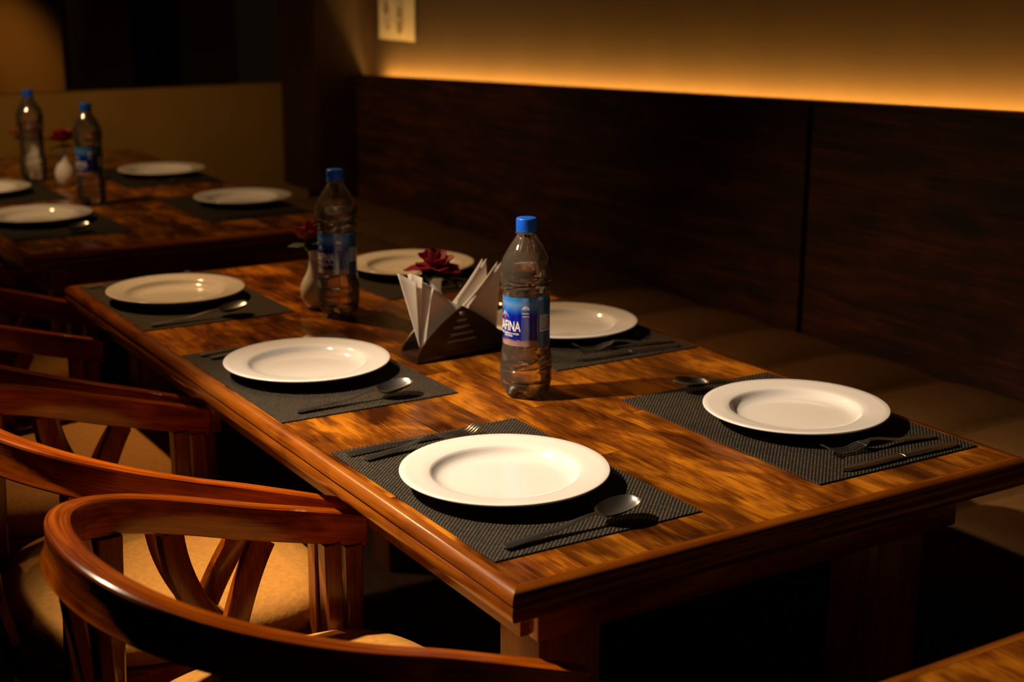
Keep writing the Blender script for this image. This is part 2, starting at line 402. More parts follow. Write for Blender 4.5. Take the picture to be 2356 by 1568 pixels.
for x, y, lb in MATS: placemat(x, y, lb, 'placemats on the middle table')
BGM = [(0.155, 2.60, 'black placemat at the near left of the far table, a spoon on it'),
       (0.672, 2.62, 'black placemat at the near right corner of the far table'),
       (0.672, 3.33, 'black placemat by the beige partition on the far table'),
       (0.155, 3.22, 'black placemat at the left picture edge on the far table')]
for x, y, lb in BGM: placemat(x, y, lb, 'placemats on the far table')
ZM = T + 0.0021

# ------------------------------------------------------------------ plates
PP = [(0.0, 0.0030), (0.070, 0.0030), (0.074, 0.0), (0.079, 0.0), (0.082, 0.0035), (0.100, 0.0095), (0.125, 0.0165), (0.1385, 0.0200),
      (0.1403, 0.0214), (0.1400, 0.0228), (0.1385, 0.0234), (0.130, 0.0226), (0.112, 0.0206), (0.1015, 0.0194), (0.0990, 0.0182),
      (0.0965, 0.0152), (0.0935, 0.0115), (0.0890, 0.0084), (0.0820, 0.0066), (0.0740, 0.0060), (0.050, 0.0058), (0.0, 0.0058)]
v, f = lathe(PP, 96); plate_me = mesh('plate', v, f, M['china'])
PL = [(0.152, 0.278, 'largest white plate, brightly lit, nearest the front table corner'),
      (0.150, 0.916, 'white plate in the middle of the chair side, beside the napkin holder'),
      (0.142, 1.5615, 'white plate at the far left corner of the middle table'),
      (0.674, 0.286, 'white plate at the right table corner in front of the bench'),
      (0.674, 0.922, 'white plate partly hidden behind the front water bottle'),
      (0.683, 1.548, 'white plate partly hidden behind the red flower')]
for x, y, lb in PL: tag(link('dinner_plate', plate_me, None, None, (x, y, ZM)), lb, 'plate', 'plates on the middle table')
for x, y, lb in ((0.134, 2.644, 'blurred white plate near left on the far table'), (0.714, 2.647, 'blurred white plate near the right corner of the far table'),
                 (0.699, 3.326, 'blurred white plate in front of the beige partition'), (0.107, 3.203, 'blurred white plate cut by the left picture edge')):
    tag(link('dinner_plate', plate_me, None, None, (x, y, ZM)), lb, 'plate', 'plates on the far table')

# ------------------------------------------------------------------ cutlery (local +x: handle end -> tip)
def lerp(tab, s):
    for (a, x), (b_, y) in zip(tab[:-1], tab[1:]):
        if s <= b_:
            k = (s - a) / (b_ - a); k = k * k * (3 - 2 * k); return x + (y - x) * k
    return tab[-1][1]
def blade_mesh(name, L, wt, zt, dt, th, n1=48, n2=8):
    """strip with half-width wt(s), centre height zt(s), dish depth dt(s), thickness th"""
    v, f = [], []
    for k in range(n1 + 1):
        s = k / n1; w_ = max(lerp(wt, s), 0.0004); z = lerp(zt, s); dd = lerp(dt, s)
        top = [(s * L, w_ * (2 * i / n2 - 1), z + dd * ((2 * i / n2 - 1) ** 2)) for i in range(n2 + 1)]
        bot = [(x, y * 0.96, zz - th) for x, y, zz in reversed(top)]
        v += top + bot
    K = 2 * (n2 + 1)
    for k in range(n1):
        for i in range(K):
            j = (i + 1) % K; f.append([k * K + i, k * K + j, (k + 1) * K + j, (k + 1) * K + i])
    f.append(list(range(K))); f.append([n1 * K + i for i in range(K)])
    return v, f
def bowl(s): return math.sqrt(max(0.0, 1 - ((s - 0.845) / 0.1555) ** 2))
ST = [k / 60 * 0.70 for k in range(61)] + [0.70 + 0.30 * math.sin(PI / 2 * k / 30) for k in range(1, 31)]
v, f = [], []; SL = 0.202; N2 = 14; K = 2 * (N2 + 1)
for s_ in ST:
    e_ = bowl(s_); hd = lerp([(0, 0.0060), (0.02, 0.0076), (0.25, 0.0064), (0.64, 0.0032), (0.72, 0.0040), (1, 0.0005)], s_)
    w_ = max(hd, 0.0222 * e_ ** 0.9) if s_ > 0.69 else hd
    dp = 0.0105 * e_ ** 1.2 if s_ > 0.69 else -0.0006
    zr_ = lerp([(0, 0.0045), (0.3, 0.0065), (0.66, 0.0150), (1, 0.0225)], s_)
    top = [(s_ * SL, w_ * (2 * q / N2 - 1), zr_ - dp + dp * (2 * q / N2 - 1) ** 2) for q in range(N2 + 1)]
    v += top + [(x, y * 0.97, z - 0.0015) for x, y, z in reversed(top)]
for k in range(len(ST) - 1):
    for q in range(K):
        r_ = (q + 1) % K; f.append([k * K + q, k * K + r_, (k + 1) * K + r_, (k + 1) * K + q])
f.append(list(range(K))); f.append([(len(ST) - 1) * K + q for q in range(K)])
spoon_me = sharp(mesh('spoon', v, f, M['steel']), 60)
v, f = blade_mesh('fork', 0.131, [(0, 0.0062), (0.02, 0.0078), (0.3, 0.0066), (0.85, 0.0034), (0.9, 0.004), (1, 0.0105)],
                  [(0, 0.0045), (0.4, 0.0065), (0.86, 0.0150), (1, 0.0095)], [(0, -0.0008), (0.8, -0.0008), (1, 0.0004)], 0.0018, 44, 8)
v = list(v); f = list(f)
for k in range(4):
    yc = (-1.5 + k) * 0.0056; b0 = len(v); N = 12
    for i in range(N + 1):
        s = i / N; x = 0.1305 + 0.066 * s; z = lerp([(0, 0.0095), (0.35, 0.0042), (0.65, 0.0050), (1, 0.0150)], s)
        h = 0.0021 * (1 - 0.45 * s); yy = yc * (1 + 0.12 * math.sin(PI * s))
        v += [(x, yy - h, z), (x, yy + h, z), (x, yy + h * 0.9, z - 0.0016), (x, yy - h * 0.9, z - 0.0016)]
    for i in range(N):
        for q in range(4):
            r_ = (q + 1) % 4; f.append([b0 + i * 4 + q, b0 + i * 4 + r_, b0 + (i + 1) * 4 + r_, b0 + (i + 1) * 4 + q])
    f.append([b0, b0 + 1, b0 + 2, b0 + 3]); f.append([b0 + N * 4 + q for q in range(4)])
fork_me = sharp(mesh('fork', v, f, M['steel']), 50)
v, f = blade_mesh('knife_handle', 0.105, [(0, 0.0062), (0.04, 0.0082), (0.6, 0.0072), (1, 0.0062)], [(0, 0.0046), (0.5, 0.0056), (1, 0.0050)], [(0, -0.0012), (1, -0.0012)], 0.0042, 20, 6)
knife_h = sharp(mesh('knife_handle', v, f, M['steel']), 50)
v, f = blade_mesh('knife_blade', 0.115, [(0, 0.0058), (0.1, 0.0086), (0.6, 0.0096), (0.9, 0.0075), (1, 0.001)], [(0, 0.0046), (0.5, 0.0034), (1, 0.0034)], [(0, -0.0010), (1, -0.0010)], 0.0014, 26, 6)
knife_b = sharp(mesh('knife_blade', v, f, M['steel']), 50)
def put(kind, x0, y0, x1, y1, label, grp, flip=False):
    a = math.atan2(y1 - y0, x1 - x0); z = ZM + 0.0004
    if kind == 'knife':
        t = thing('table_knife', label, 'knife', (x0, y0, z), a, grp)
        link('handle', knife_h, None, t, (0, 0, 0)); link('blade', knife_b, None, t, (0.103, 0, 0))
        return t
    return tag(link('table_' + kind, spoon_me if kind == 'spoon' else fork_me, None, None, (x0, y0, z), (0, 0, a)), label, kind, grp)
G1 = 'cutlery on the middle table'
put('spoon', 0.035, 0.088, 0.234, 0.098, 'steel spoon on the placemat of the nearest plate', G1)
put('fork', 0.033, 0.456, 0.229, 0.476, 'steel fork with bright tines behind the nearest plate', G1)
put('knife', 0.018, 0.487, 0.236, 0.495, 'steel knife beside the fork behind the nearest plate', G1)
put('spoon', 0.039, 0.706, 0.238, 0.711, 'steel spoon in front of the middle plate on the chair side', G1)
put('fork', 0.037, 1.074, 0.230, 1.084, 'steel fork half hidden behind the middle plate on the chair side', G1)
put('knife', 0.026, 1.102, 0.240, 1.108, 'steel knife half hidden behind the middle plate on the chair side', G1)
put('spoon', 0.021, 1.354, 0.222, 1.368, 'steel spoon in front of the far left plate of the middle table', G1)
put('fork', 0.038, 1.730, 0.238, 1.741, 'steel fork behind the far left plate of the middle table', G1)
put('knife', 0.009, 1.752, 0.225, 1.760, 'steel knife behind the far left plate of the middle table', G1)
put('fork', 0.786, 0.115, 0.594, 0.136, 'dark steel fork in front of the plate by the bench', G1)
put('knife', 0.786, 0.074, 0.569, 0.077, 'dark steel knife at the right table corner', G1)
put('spoon', 0.798, 0.456, 0.603, 0.488, 'dark steel spoon behind the plate by the bench', G1)
put('fork', 0.797, 0.749, 0.605, 0.781, 'dim steel fork in front of the plate behind the front bottle', G1)
put('knife', 0.790, 0.721, 0.574, 0.729, 'dim steel knife in front of the plate behind the front bottle', G1)
put('spoon', 0.798, 1.100, 0.600, 1.124, 'dim steel spoon behind the plate next to the front bottle', G1)
put('fork', 0.797, 1.375, 0.602, 1.400, 'steel fork in the shade beside the plate behind the flower', G1)
put('knife', 0.797, 1.346, 0.580, 1.352, 'steel knife in the shade beside the plate behind the flower', G1)
put('spoon', 0.010, 2.395, 0.222, 2.425, 'blurred steel spoon on the far table', 'cutlery on the far table')
put('knife', 0.800, 2.425, 0.590, 2.428, 'blurred steel knife at the right corner of the far table', 'cutlery on the far table')
put('fork', 0.800, 3.135, 0.600, 3.150, 'blurred steel fork before the plate by the partition', 'cutlery on the far table')

# ------------------------------------------------------------------ water bottles
OUT = [(1502, 120), (1490, 168), (1465, 186), (1425, 200), (1380, 209), (1340, 212), (1250, 213), (1190, 209), (1140, 203), (1095, 195),
       (1060, 189), (1030, 187), (860, 187), (700, 188), (672, 190), (640, 197), (595, 206), (540, 211), (495, 210), (455, 207), (420, 199),
       (390, 189), (350, 167), (310, 144), (275, 121), (245, 100), (222, 84), (205, 77), (192, 75)]
SZ = 2.016e-4; SR = 1.955e-4
PROF = [((r * SR), (1502 - y) * SZ) for y, r in OUT]
def rad_at(z):
    for (r0, z0), (r1, z1) in zip(PROF[:-1], PROF[1:]):
        if z <= z1: return r0 + (r1 - r0) * (z - z0) / (z1 - z0)
    return PROF[-1][0]
def bottle_surface(z0, z1, inset, nz_, seg=72, relief=True):
    rows = []
    for k in range(nz_ + 1):
        z = z0 + (z1 - z0) * k / nz_; r = rad_at(z) - inset; row = []
        for i in range(seg):
            a = 2 * PI * i / seg; rr = r; zz = z
            if relief:
                for zc, am, ph in ((0.200, 0.010, 0.3), (0.185, 0.0035, 1.9), (0.063, 0.013, 1.0), (0.048, 0.003, 2.2), (0.030, 0.002, 0.5), (0.176, 0.012, 2.5)):
                    q = (z - zc - am * math.sin(a + ph)) / 0.0012
                    rr -= 0.0022 * math.exp(-q * q)
                if z < 0.024:                                  # five-lobed foot
                    k_ = (1 - z / 0.024) ** 1.3; c5 = 0.5 + 0.5 * math.cos(5 * a)
                    rr *= 1 - 0.16 * k_ * (1 - c5); zz = z + 0.010 * k_ * (1 - c5) ** 1.5
            row.append((rr * math.cos(a), rr * math.sin(a), zz))
        rows.append(row)
    return rows
def rows_mesh(rows, cap0, cap1):
    v, f = [], []; seg = len(rows[0])
    for r in rows: v += r
    for k in range(len(rows) - 1):
        for i in range(seg):
            j = (i + 1) % seg; f.append([k * seg + i, k * seg + j, (k + 1) * seg + j, (k + 1) * seg + i])
    if cap0 is not None:
        c = len(v); v.append((0, 0, cap0)); f += [[c, (i + 1) % seg, i] for i in range(seg)]
    if cap1 is not None:
        c = len(v); v.append((0, 0, cap1)); b0 = (len(rows) - 1) * seg; f += [[c, b0 + i, b0 + (i + 1) % seg] for i in range(seg)]
    return v, f
v, f = rows_mesh(bottle_surface(0.0, PROF[-1][1], 0.0, 260), 0.007, None); body_me = mesh('bottle_body', v, f, M['pet'])
v, f = rows_mesh(bottle_surface(0.001, 0.2245, 0.0012, 120), 0.008, 0.2245); water_me = mesh('bottle_water', v, f, M['water']); sharp(water_me, 60)
zc0 = (1502 - 184) * SZ; rc = 83 * SR; v, f = [], []
ct = (1502 - 76) * SZ
capsec = []
SEG = 72
for r, z, rib in ((rc * 0.93, zc0 + 0.0005, 0), (rc * 0.99, zc0 + 0.0005, 0), (rc, zc0 + 0.0015, 0), (rc, zc0 + 0.0038, 0), (rc * 0.955, zc0 + 0.0042, 0), (rc * 0.985, zc0 + 0.0046, 1), (rc * 0.985, ct - 0.0022, 1), (rc * 0.965, ct - 0.0007, 0), (rc * 0.92, ct, 0), (rc * 0.5, ct + 0.0002, 0)):
    capsec.append([((r + (0.0003 * (1 if i % 2 else -1) if rib else 0)) * math.cos(2 * PI * i / SEG), (r + (0.0003 * (1 if i % 2 else -1) if rib else 0)) * math.sin(2 * PI * i / SEG), z) for i in range(SEG)])
v, f = rows_mesh(capsec, zc0 + 0.0005, ct + 0.0002); cap_me = sharp(mesh('bottle_cap', v, f, M['cap']), 50)
v, f = lathe([(75 * SR, zc0 - 0.0022), (91 * SR, zc0 - 0.0018), (92 * SR, zc0 - 0.0008), (75 * SR, zc0 - 0.0002)], 48); ring_me = mesh('neck_ring', v, f, M['pet'])
LZ0, LZ1, LR = (1502 - 1062) * SZ, (1502 - 676) * SZ, 188.5 * SR + 0.0004
def lr(z): return max(LR, rad_at(z) + 0.0004)
v, f = [], []; SEG = 96; NZL = 14
for k in range(NZL + 1):
    z = LZ0 + (LZ1 - LZ0) * k / NZL; v += [(lr(z) * math.cos(2 * PI * i / SEG), lr(z) * math.sin(2 * PI * i / SEG), z) for i in range(SEG)]
for k in range(NZL):
    for i in range(SEG):
        j = (i + 1) % SEG; f.append([k * SEG + i, k * SEG + j, (k + 1) * SEG + j, (k + 1) * SEG + i])
label_me = mesh('bottle_label', v, f, M['label'])
def onlab(arc, z, lift):          # arc metres to the right of local -y
    a = -PI / 2 + arc / LR; r = lr(z) + lift; return (r * math.cos(a), r * math.sin(a), z)
def wrap_poly(pts, m, name, lift, nsub=1):
    """2-D polygon (arc, z) as a fan on the label"""
    c = (sum(p[0] for p in pts) / len(pts), sum(p[1] for p in pts) / len(pts))
    v = [onlab(*c, lift)] + [onlab(*p, lift) for p in pts]
    f = [[0, 1 + i, 1 + (i + 1) % len(pts)] for i in range(len(pts))]
    return mesh(name, v, f, m, False)
def wrap_rect(a0, a1, z0, z1, m, name, lift, na=10, nz_=4):
    v = [onlab(a0 + (a1 - a0) * i / na, z0 + (z1 - z0) * j / nz_, lift) for j in range(nz_ + 1) for i in range(na + 1)]
    f = [[j * (na + 1) + i, j * (na + 1) + i + 1, (j + 1) * (na + 1) + i + 1, (j + 1) * (na + 1) + i] for j in range(nz_) for i in range(na)]
    return mesh(name, v, f, m, True)
def merge(mes, name):
    bm = bmesh.new(); 
    for q in mes: bm.from_mesh(q)
    me = bpy.data.meshes.new(name); bm.to_mesh(me); bm.free(); me.materials.append(mes[0].materials[0]); return me
def text_flat(body, size, xs=1.0, spacing=1.0, bold=0.0):
    cu = bpy.data.curves.new('lettering', 'FONT'); cu.body = body; cu.size = size; cu.space_character = spacing; cu.offset = bold; cu.resolution_u = 3
    o = bpy.data.objects.new('lettering_source', cu); COL.objects.link(o)
    dg = bpy.context.evaluated_depsgraph_get(); me = bpy.data.meshes.new_from_object(o.evaluated_get(dg))
    bpy.data.objects.remove(o); bpy.data.curves.remove(cu)
    bm = bmesh.new(); bm.from_mesh(me)
    for v_ in bm.verts: v_.co.x *= xs
    bm.to_mesh(me); bm.free(); return me
def text_on_label(body, size, xs, a_end, zbase, m, lift=0.0006, bold=0.0, spacing=1.0):
    me = text_flat(body, size, xs, spacing, bold)
    mxx = max(v_.co.x for v_ in me.vertices)
    bm = bmesh.new(); bm.from_mesh(me)
    bmesh.ops.subdivide_edges(bm, edges=[e for e in bm.edges if e.calc_length() > 0.004], cuts=2)
    for v_ in bm.verts: v_.co = Vector(onlab(v_.co.x - mxx + a_end, zbase + v_.co.y, lift))
    bm.to_mesh(me); bm.free(); me.materials.clear(); me.materials.append(m); return me
ZL = lambda y: (1502 - (y - 480) / 0.2933) * SZ     # photo row -> height on the front bottle's label
word_me = text_on_label('AQUAFINA', 0.0225, 0.62, -0.0085, 0.1130, M['white'], bold=0.0003)
sub_me = text_on_label('PURIFIED DRINKING WATER', 0.0042, 0.80, -0.011, 0.1070, M['white'], bold=0.0001)
sub2_me = text_on_label('PURE WATER', 0.0036, 0.80, -0.022, 0.1035, M['white'], bold=0.0001)
pk = [(-0.052 + 0.003 * 0, 0.132), (-0.046, 0.139), (-0.0405, 0.1445), (-0.035, 0.140), (-0.028, 0.1345), (-0.034, 0.1375), (-0.0405, 0.1405), (-0.047, 0.1365)]
peak_me = wrap_poly(pk, M['cyan'], 'mountain_print', 0.0005)
sun_me = wrap_poly([(-0.0385 + 0.0032 * math.cos(k * PI / 6), 0.1355 + 0.0036 * math.sin(k * PI / 6)) for k in range(12)], M['red'], 'sun_print', 0.0006)
side_me = wrap_rect(0.0205, 0.060, LZ0 - 0.003, LZ1 - 0.005, M['teal'], 'side_panel', 0.0007, 14, 6)
info = [wrap_rect(0.0225, 0.0455, 0.1120, 0.1145, M['white'], 'q', 0.0011, 6, 1), wrap_rect(0.0225, 0.0240, 0.1145, 0.1395, M['white'], 'q', 0.0011, 1, 2)]
rr = random.Random(3)
for k in range(11):
    z = 0.1165 + k * 0.0021; a1 = 0.0455 - rr.uniform(0, 0.008)
    info.append(wrap_rect(0.0248, a1, z, z + 0.0010, M['white'], 'q', 0.0011, 6, 1))
info_me = merge(info, 'small_print')
bar_me = merge([wrap_rect(-0.0065, 0.0045, 0.1415, 0.1428, M['white'], 'q', 0.0006, 4, 1), wrap_rect(-0.0055, 0.0050, 0.1368, 0.1381, M['white'], 'q', 0.0006, 4, 1),
                wrap_poly([(-0.0005 + 0.006 * math.cos(k * PI / 10), 0.1478 + 0.0062 * math.sin(k * PI / 10)) for k in range(11)], M['white'], 'q', 0.0006)], 'badge_print')
def bottle(x, y, rz, label, grp, wrapped=True):
    t = thing('water_bottle', label, 'bottle', (x, y, T + 0.0004), rz, grp)
    link('body', body_me, None, t); link('water', water_me, None, t); link('cap', cap_me, None, t); link('neck_ring', ring_me, None, t)
    if not wrapped: return t
    lb = link('label', label_me, None, t)
    for nm, me in (('lettering', word_me), ('small_lettering', sub_me), ('small_lettering', sub2_me), ('mountain_print', peak_me), ('sun_print', sun_me), ('side_panel', side_me), ('small_print', info_me), ('badge_print', bar_me)):
        link(nm, me, None, lb)
    return t
R = math.radians
bottle(0.397, 0.614, R(-32.3), 'full water bottle with blue cap standing sharp at the front of the table', 'water bottles')
bottle(0.372, 1.2664, R(-20), 'water bottle with blue cap beside the white vase, behind the plates', 'water bottles')
bottle(0.338, 2.858, R(-12), 'blurred water bottle on the far table next to a white vase', 'water bottles')
bottle(0.310, 3.405, R(-10), 'faint clear water bottle without a wrap, furthest away at the left edge', 'water bottles', False)

# ------------------------------------------------------------------ vases and flowers
VP = [(0.0, 0.002), (0.015, 0.0), (0.019, 0.001), (0.024, 0.010), (0.0288, 0.022), (0.0305, 0.034), (0.0285, 0.048), (0.0225, 0.061), (0.0160, 0.073), (0.0122, 0.085),
      (0.0106, 0.096), (0.0108, 0.106), (0.0125, 0.114), (0.0142, 0.119), (0.0136, 0.1196), (0.0118, 0.114), (0.0098, 0.106), (0.0095, 0.090), (0.0, 0.088)]
v, f = lathe(VP, 56); vase_me = mesh('bud_vase', v, f, M['china'])
def petal_mesh(name, L, Wd, curl, cup, m, tip=0.6, nu=8, nv=6):
    v, f = [], []
    for s in (0, 1):
        for i in range(nu + 1):
            t = i / nu; w_ = Wd * (math.sin(PI * (t ** tip) * 0.97 + 0.03)) ** 0.8 + 0.0006
            for j in range(nv + 1):
                q = 2 * j / nv - 1
                v.append((t * L, q * w_, curl * t * t * L + cup * q * q * w_ - 0.0006 * s + 0.0012 * math.sin(5 * q + 9 * t)))
    K = (nu + 1) * (nv + 1)
    for s in (0, 1):
        for i in range(nu):
            for j in range(nv):
                a = s * K + i * (nv + 1) + j; f.append([a, a + 1, a + nv + 2, a + nv + 1])
    for i in range(nu):
        for j in (0, nv):
            a = i * (nv + 1) + j; f.append([a, a + nv + 1, a + nv + 1 + K, a + K])
    return mesh(name, v, f, m)
pet_o = petal_mesh('petal_outer', 0.044, 0.0190, 0.06, 0.22, M['petal'], 0.85)
pet_m = petal_mesh('petal_middle', 0.032, 0.0150, 0.30, 0.40, M['petal'], 0.85)
pet_i = petal_mesh('petal_inner', 0.020, 0.0090, 0.6, 0.7, M['petal'])
leaf_me = petal_mesh('leaf', 0.052, 0.0125, -0.12, 0.2, M['leaf'], 0.75)
v, f = lathe([(0.0, 0.0), (0.0016, 0.0), (0.0016, 0.046), (0.0, 0.046)], 8); stem_me = mesh('stem', v, f, M['leaf'])
def flower(x, y, label, grp, tilt=(0, 0), sc=1.0, seed=1, up=0.0):
    rnd = random.Random(seed)
    t = thing('red_flower', label, 'flower', (x, y, T + 0.092), 0, grp)
    link('stem', stem_me, None, t)
    for ring, me, nn, el, h in ((0, pet_o, 7, -0.05 + up, 0.045), (1, pet_m, 6, 0.30 + up, 0.049), (2, pet_i, 5, 0.85, 0.052)):
        for k in range(nn):
            a = 2 * PI * (k + 0.5 * ring) / nn + rnd.uniform(-.18, .18); e = el + rnd.uniform(-.16, .16)
            o = link('petal', me, None, t, (0.004 * math.cos(a), 0.004 * math.sin(a), h + rnd.uniform(-.002, .002)))
            o.rotation_euler = (rnd.uniform(-.25, .25), -e, a); q = sc * rnd.uniform(0.9, 1.1); o.scale = (q, q, q)
    for k in range(5):
        a = 2 * PI * k / 5 + rnd.uniform(-.3, .3)
        o = link('leaf', leaf_me, None, t, (0, 0, 0.034 + rnd.uniform(-.003, .003))); o.rotation_euler = (rnd.uniform(-.3, .3), rnd.uniform(-.15, .25), a)
    t.rotation_euler = (tilt[0], tilt[1], 0)
    return t
for x, y, lb, fl, sc, sd, g_, up in ((0.359, 1.347, 'white bud vase beside the second bottle on the middle table', 'red rose in the white vase left of the second bottle', 1.12, 4, 'middle', 0.55),
                           (0.440, 0.992, 'white bud vase behind the napkin holder', 'wide red flower above the napkin holder', 1.12, 9, 'middle', 0.0),
                           (0.372, 3.270, 'blurred white bud vase on the far table', 'blurred red flower in the far table vase beside a bottle', 1.25, 6, 'far', 0.3),
                           (0.335, 3.540, 'dim bud vase behind the faintest bottle on the far table', 'dim red flower at the left edge on the far table', 1.3, 8, 'far', 0.2)):
    tag(link('bud_vase', vase_me, None, None, (x, y, T + 0.0004)), lb, 'vase', 'vases on the %s table' % g_)
    flower(x, y, fl, 'flowers on the %s table' % g_, (0, 0), sc, sd, up)

# ------------------------------------------------------------------ napkin holder with napkins
hx_, hy_, hr = 0.4235, 0.8955, 0.10
nh = thing('napkin_holder', 'dark wooden arched napkin holder with five slots', 'napkin holder', (hx_, hy_, T + 0.0006), hr)
box('base', (-0.0955, -0.027, 0.0), (0.0955, 0.027, 0.0135), M['holder'], nh, bev=0.0008)
# arched side: polygon outline with slots cut as separate bridge strips between them
slots = [(0.0765, 0.0042, 0.0060), (0.0645, 0.0030, 0.0118), (0.0525, 0.0029, 0.0190), (0.0405, 0.0028, 0.0265), (0.0285, 0.0028, 0.0330)]
def side_plate(y0, y1):
    # the plate as horizontal courses so that the slots are real openings
    zs = sorted(set([0.0135] + [s[0] - s[1] for s in slots] + [s[0] + s[1] for s in slots] + [0.083, 0.087, 0.0895, 0.0909]))
    fine = []
    for a, b_ in zip(zs[:-1], zs[1:]):
        m_ = 3 if b_ - a > 0.004 else 1
        fine += [a + (b_ - a) * k / m_ for k in range(m_)]
    fine.append(zs[-1])
    def xa(z): return 0.0945 * max(0.0, 1 - ((z - 0.0135) / 0.0775) ** 1.5)
    v, f = [], []
    def quad(x00, x01, x10, x11, za, zb):
        b0 = len(v)
        for y in (y0, y1): v.extend([(x00, y, za), (x01, y, za), (x11, y, zb), (x10, y, zb)])
        f.extend([[b0, b0 + 1, b0 + 2, b0 + 3], [b0 + 4, b0 + 5, b0 + 6, b0 + 7], [b0, b0 + 1, b0 + 5, b0 + 4], [b0 + 1, b0 + 2, b0 + 6, b0 + 5], [b0 + 2, b0 + 3, b0 + 7, b0 + 6], [b0 + 3, b0, b0 + 4, b0 + 7]])
    for za, zb in zip(fine[:-1], fine[1:]):
        hw0, hw1 = xa(za), xa(zb); cut = None
        for sz, sh, sw in slots:
            if za > sz - sh - 1e-6 and zb < sz + sh + 1e-6: cut = sw
        if cut: quad(-hw0, -cut, -hw1, -cut, za, zb); quad(cut, hw0, cut, hw1, za, zb)
        else: quad(-hw0, hw0, -hw1, hw1, za, zb)
    me = mesh('side_plate', v, f, M['holder'], False)
    bm = bmesh.new(); bm.from_mesh(me); bmesh.ops.remove_doubles(bm, verts=bm.verts, dist=1e-5)
    seen = {}
    for q in list(bm.faces):
        key = tuple(sorted(w_.index for w_ in q.verts))
        seen.setdefault(key, []).append(q)
    dead = [q for qs in seen.values() if len(qs) > 1 for q in qs]
    bmesh.ops.delete(bm, geom=dead, context='FACES_ONLY'); bmesh.ops.recalc_face_normals(bm, faces=bm.faces)
    bm.to_mesh(me); bm.free()
    return link('side_plate', me, None, nh)
side_plate(-0.027, -0.0235); side_plate(0.0235, 0.027)
# napkins: folded paper triangles standing between the two plates
def sheet(outline, bulge, parent, name='fold', th=0.0012):
    """triangular paper layer: outline = (p, q, r) local points; surface bowed by bulge in local y"""
    p, q, r = [Vector(k) for k in outline]; N = 12; v, f = [], []; idx = {}
    nrm = (q - p).cross(r - p).normalized()
    for s in (0, 1):
        for i in range(N + 1):
            for j in range(N + 1 - i):
                a, b_ = i / N, j / N; c = 1 - a - b_
                pt = p * c + q * a + r * b_
                pt = pt + nrm * (bulge * 4 * (a * b_ + b_ * c * 0.6 + a * c * 0.6) + th * (s - 0.5))
                idx[(s, i, j)] = len(v); v.append(pt)
    for s in (0, 1):
        for i in range(N):
            for j in range(N - i):
                f.append([idx[(s, i, j)], idx[(s, i + 1, j)], idx[(s, i, j + 1)]])
                if j < N - i - 1: f.append([idx[(s, i + 1, j)], idx[(s, i + 1, j + 1)], idx[(s, i, j + 1)]])
    for k in range(N):
        for (e0, e1) in (((k, 0), (k + 1, 0)), ((0, k), (0, k + 1)), ((k, N - k), (k + 1, N - k - 1))):
            f.append([idx[(0, *e0)], idx[(0, *e1)], idx[(1, *e1)], idx[(1, *e0)]])
    return obj(name, v, f, M['napkin'], parent)
zb = T + 0.0006
ln = thing('paper_napkin', 'folded white paper napkin fanned out at the left of the holder', 'napkin', (hx_, hy_, zb), hr, 'napkins in the holder')
B = (-0.074, -0.004, 0.015)
sheet((B, (-0.0860, 0.014, 0.1520), (-0.004, 0.012, 0.091)), 0.0, ln)
sheet((B, (-0.1090, 0.012, 0.1560), (-0.0800, -0.004, 0.1380)), 0.002, ln)
sheet((B, (-0.0860, 0.008, 0.1540), (-0.0690, -0.006, 0.1455)), 0.002, ln)
sheet((B, (-0.0735, 0.004, 0.1440), (-0.0500, -0.013, 0.1250)), 0.004, ln)
sheet(((-0.072, -0.008, 0.015), (-0.0520, -0.011, 0.1270), (0.004, -0.018, 0.0840)), 0.004, ln)
sheet(((-0.072, 0.000, 0.015), (-0.0660, 0.004, 0.1400), (-0.002, 0.000, 0.0890)), 0.002, ln)
sheet(((-0.070, -0.020, 0.0145), (0.002, -0.020, 0.0850), (0.066, -0.020, 0.0145)), 0.0, ln)
rn = thing('paper_napkin', 'folded white paper napkin at the right of the holder behind the front bottle', 'napkin', (hx_, hy_, zb), hr, 'napkins in the holder')
B = (0.078, 0.004, 0.0150)
sheet((B, (0.0600, -0.004, 0.1640), (-0.006, 0.004, 0.085)), 0.003, rn)
sheet((B, (0.0660, -0.008, 0.1640), (0.000, 0.000, 0.085)), -0.003, rn)
sheet((B, (0.0860, -0.014, 0.1570), (0.006, -0.010, 0.083)), 0.004, rn)
sheet(((0.084, -0.012, 0.0150), (0.0920, -0.018, 0.1560), (0.012, -0.018, 0.080)), -0.003, rn)

# ------------------------------------------------------------------ chairs
CW, DA, NE, LA, TP = 0.5307, 0.2962, 2.3325, 0.195, 0.66
def splay(a): return 1 + TP * a * a / (a + 0.06) if a > 0 else 1.0
ZBK, ZAR = T + 0.071, T - 0.0857
def plan(e=0.0, N=56, la=LA):
    pts = []
    ss = [la - la * k / 14 for k in range(14)]
    for s in ss: pts.append((s, -(CW / 2 + e) * splay(s)))
    for k in range(N + 1):
        th = -PI / 2 + PI * k / N
        a = -(DA + e) * abs(math.cos(th)) ** (2 / NE); b_ = (CW / 2 + e) * math.copysign(abs(math.sin(th)) ** (2 / NE), math.sin(th))
        pts.append((a, b_))
    for s in reversed(ss): pts.append((s, (CW / 2 + e) * splay(s)))
    return pts
def ztop(a): return ZAR + (ZBK - ZAR) * (LA - a) / (LA + DA)
def side_b(a, e=0.0):
    """lateral half-width of the rail plan at forward position a"""
    if a >= 0: return (CW / 2 + e) * splay(a)
    u = min(1, -a / (DA + e)); return (CW / 2 + e) * (1 - u ** NE) ** (1 / NE)
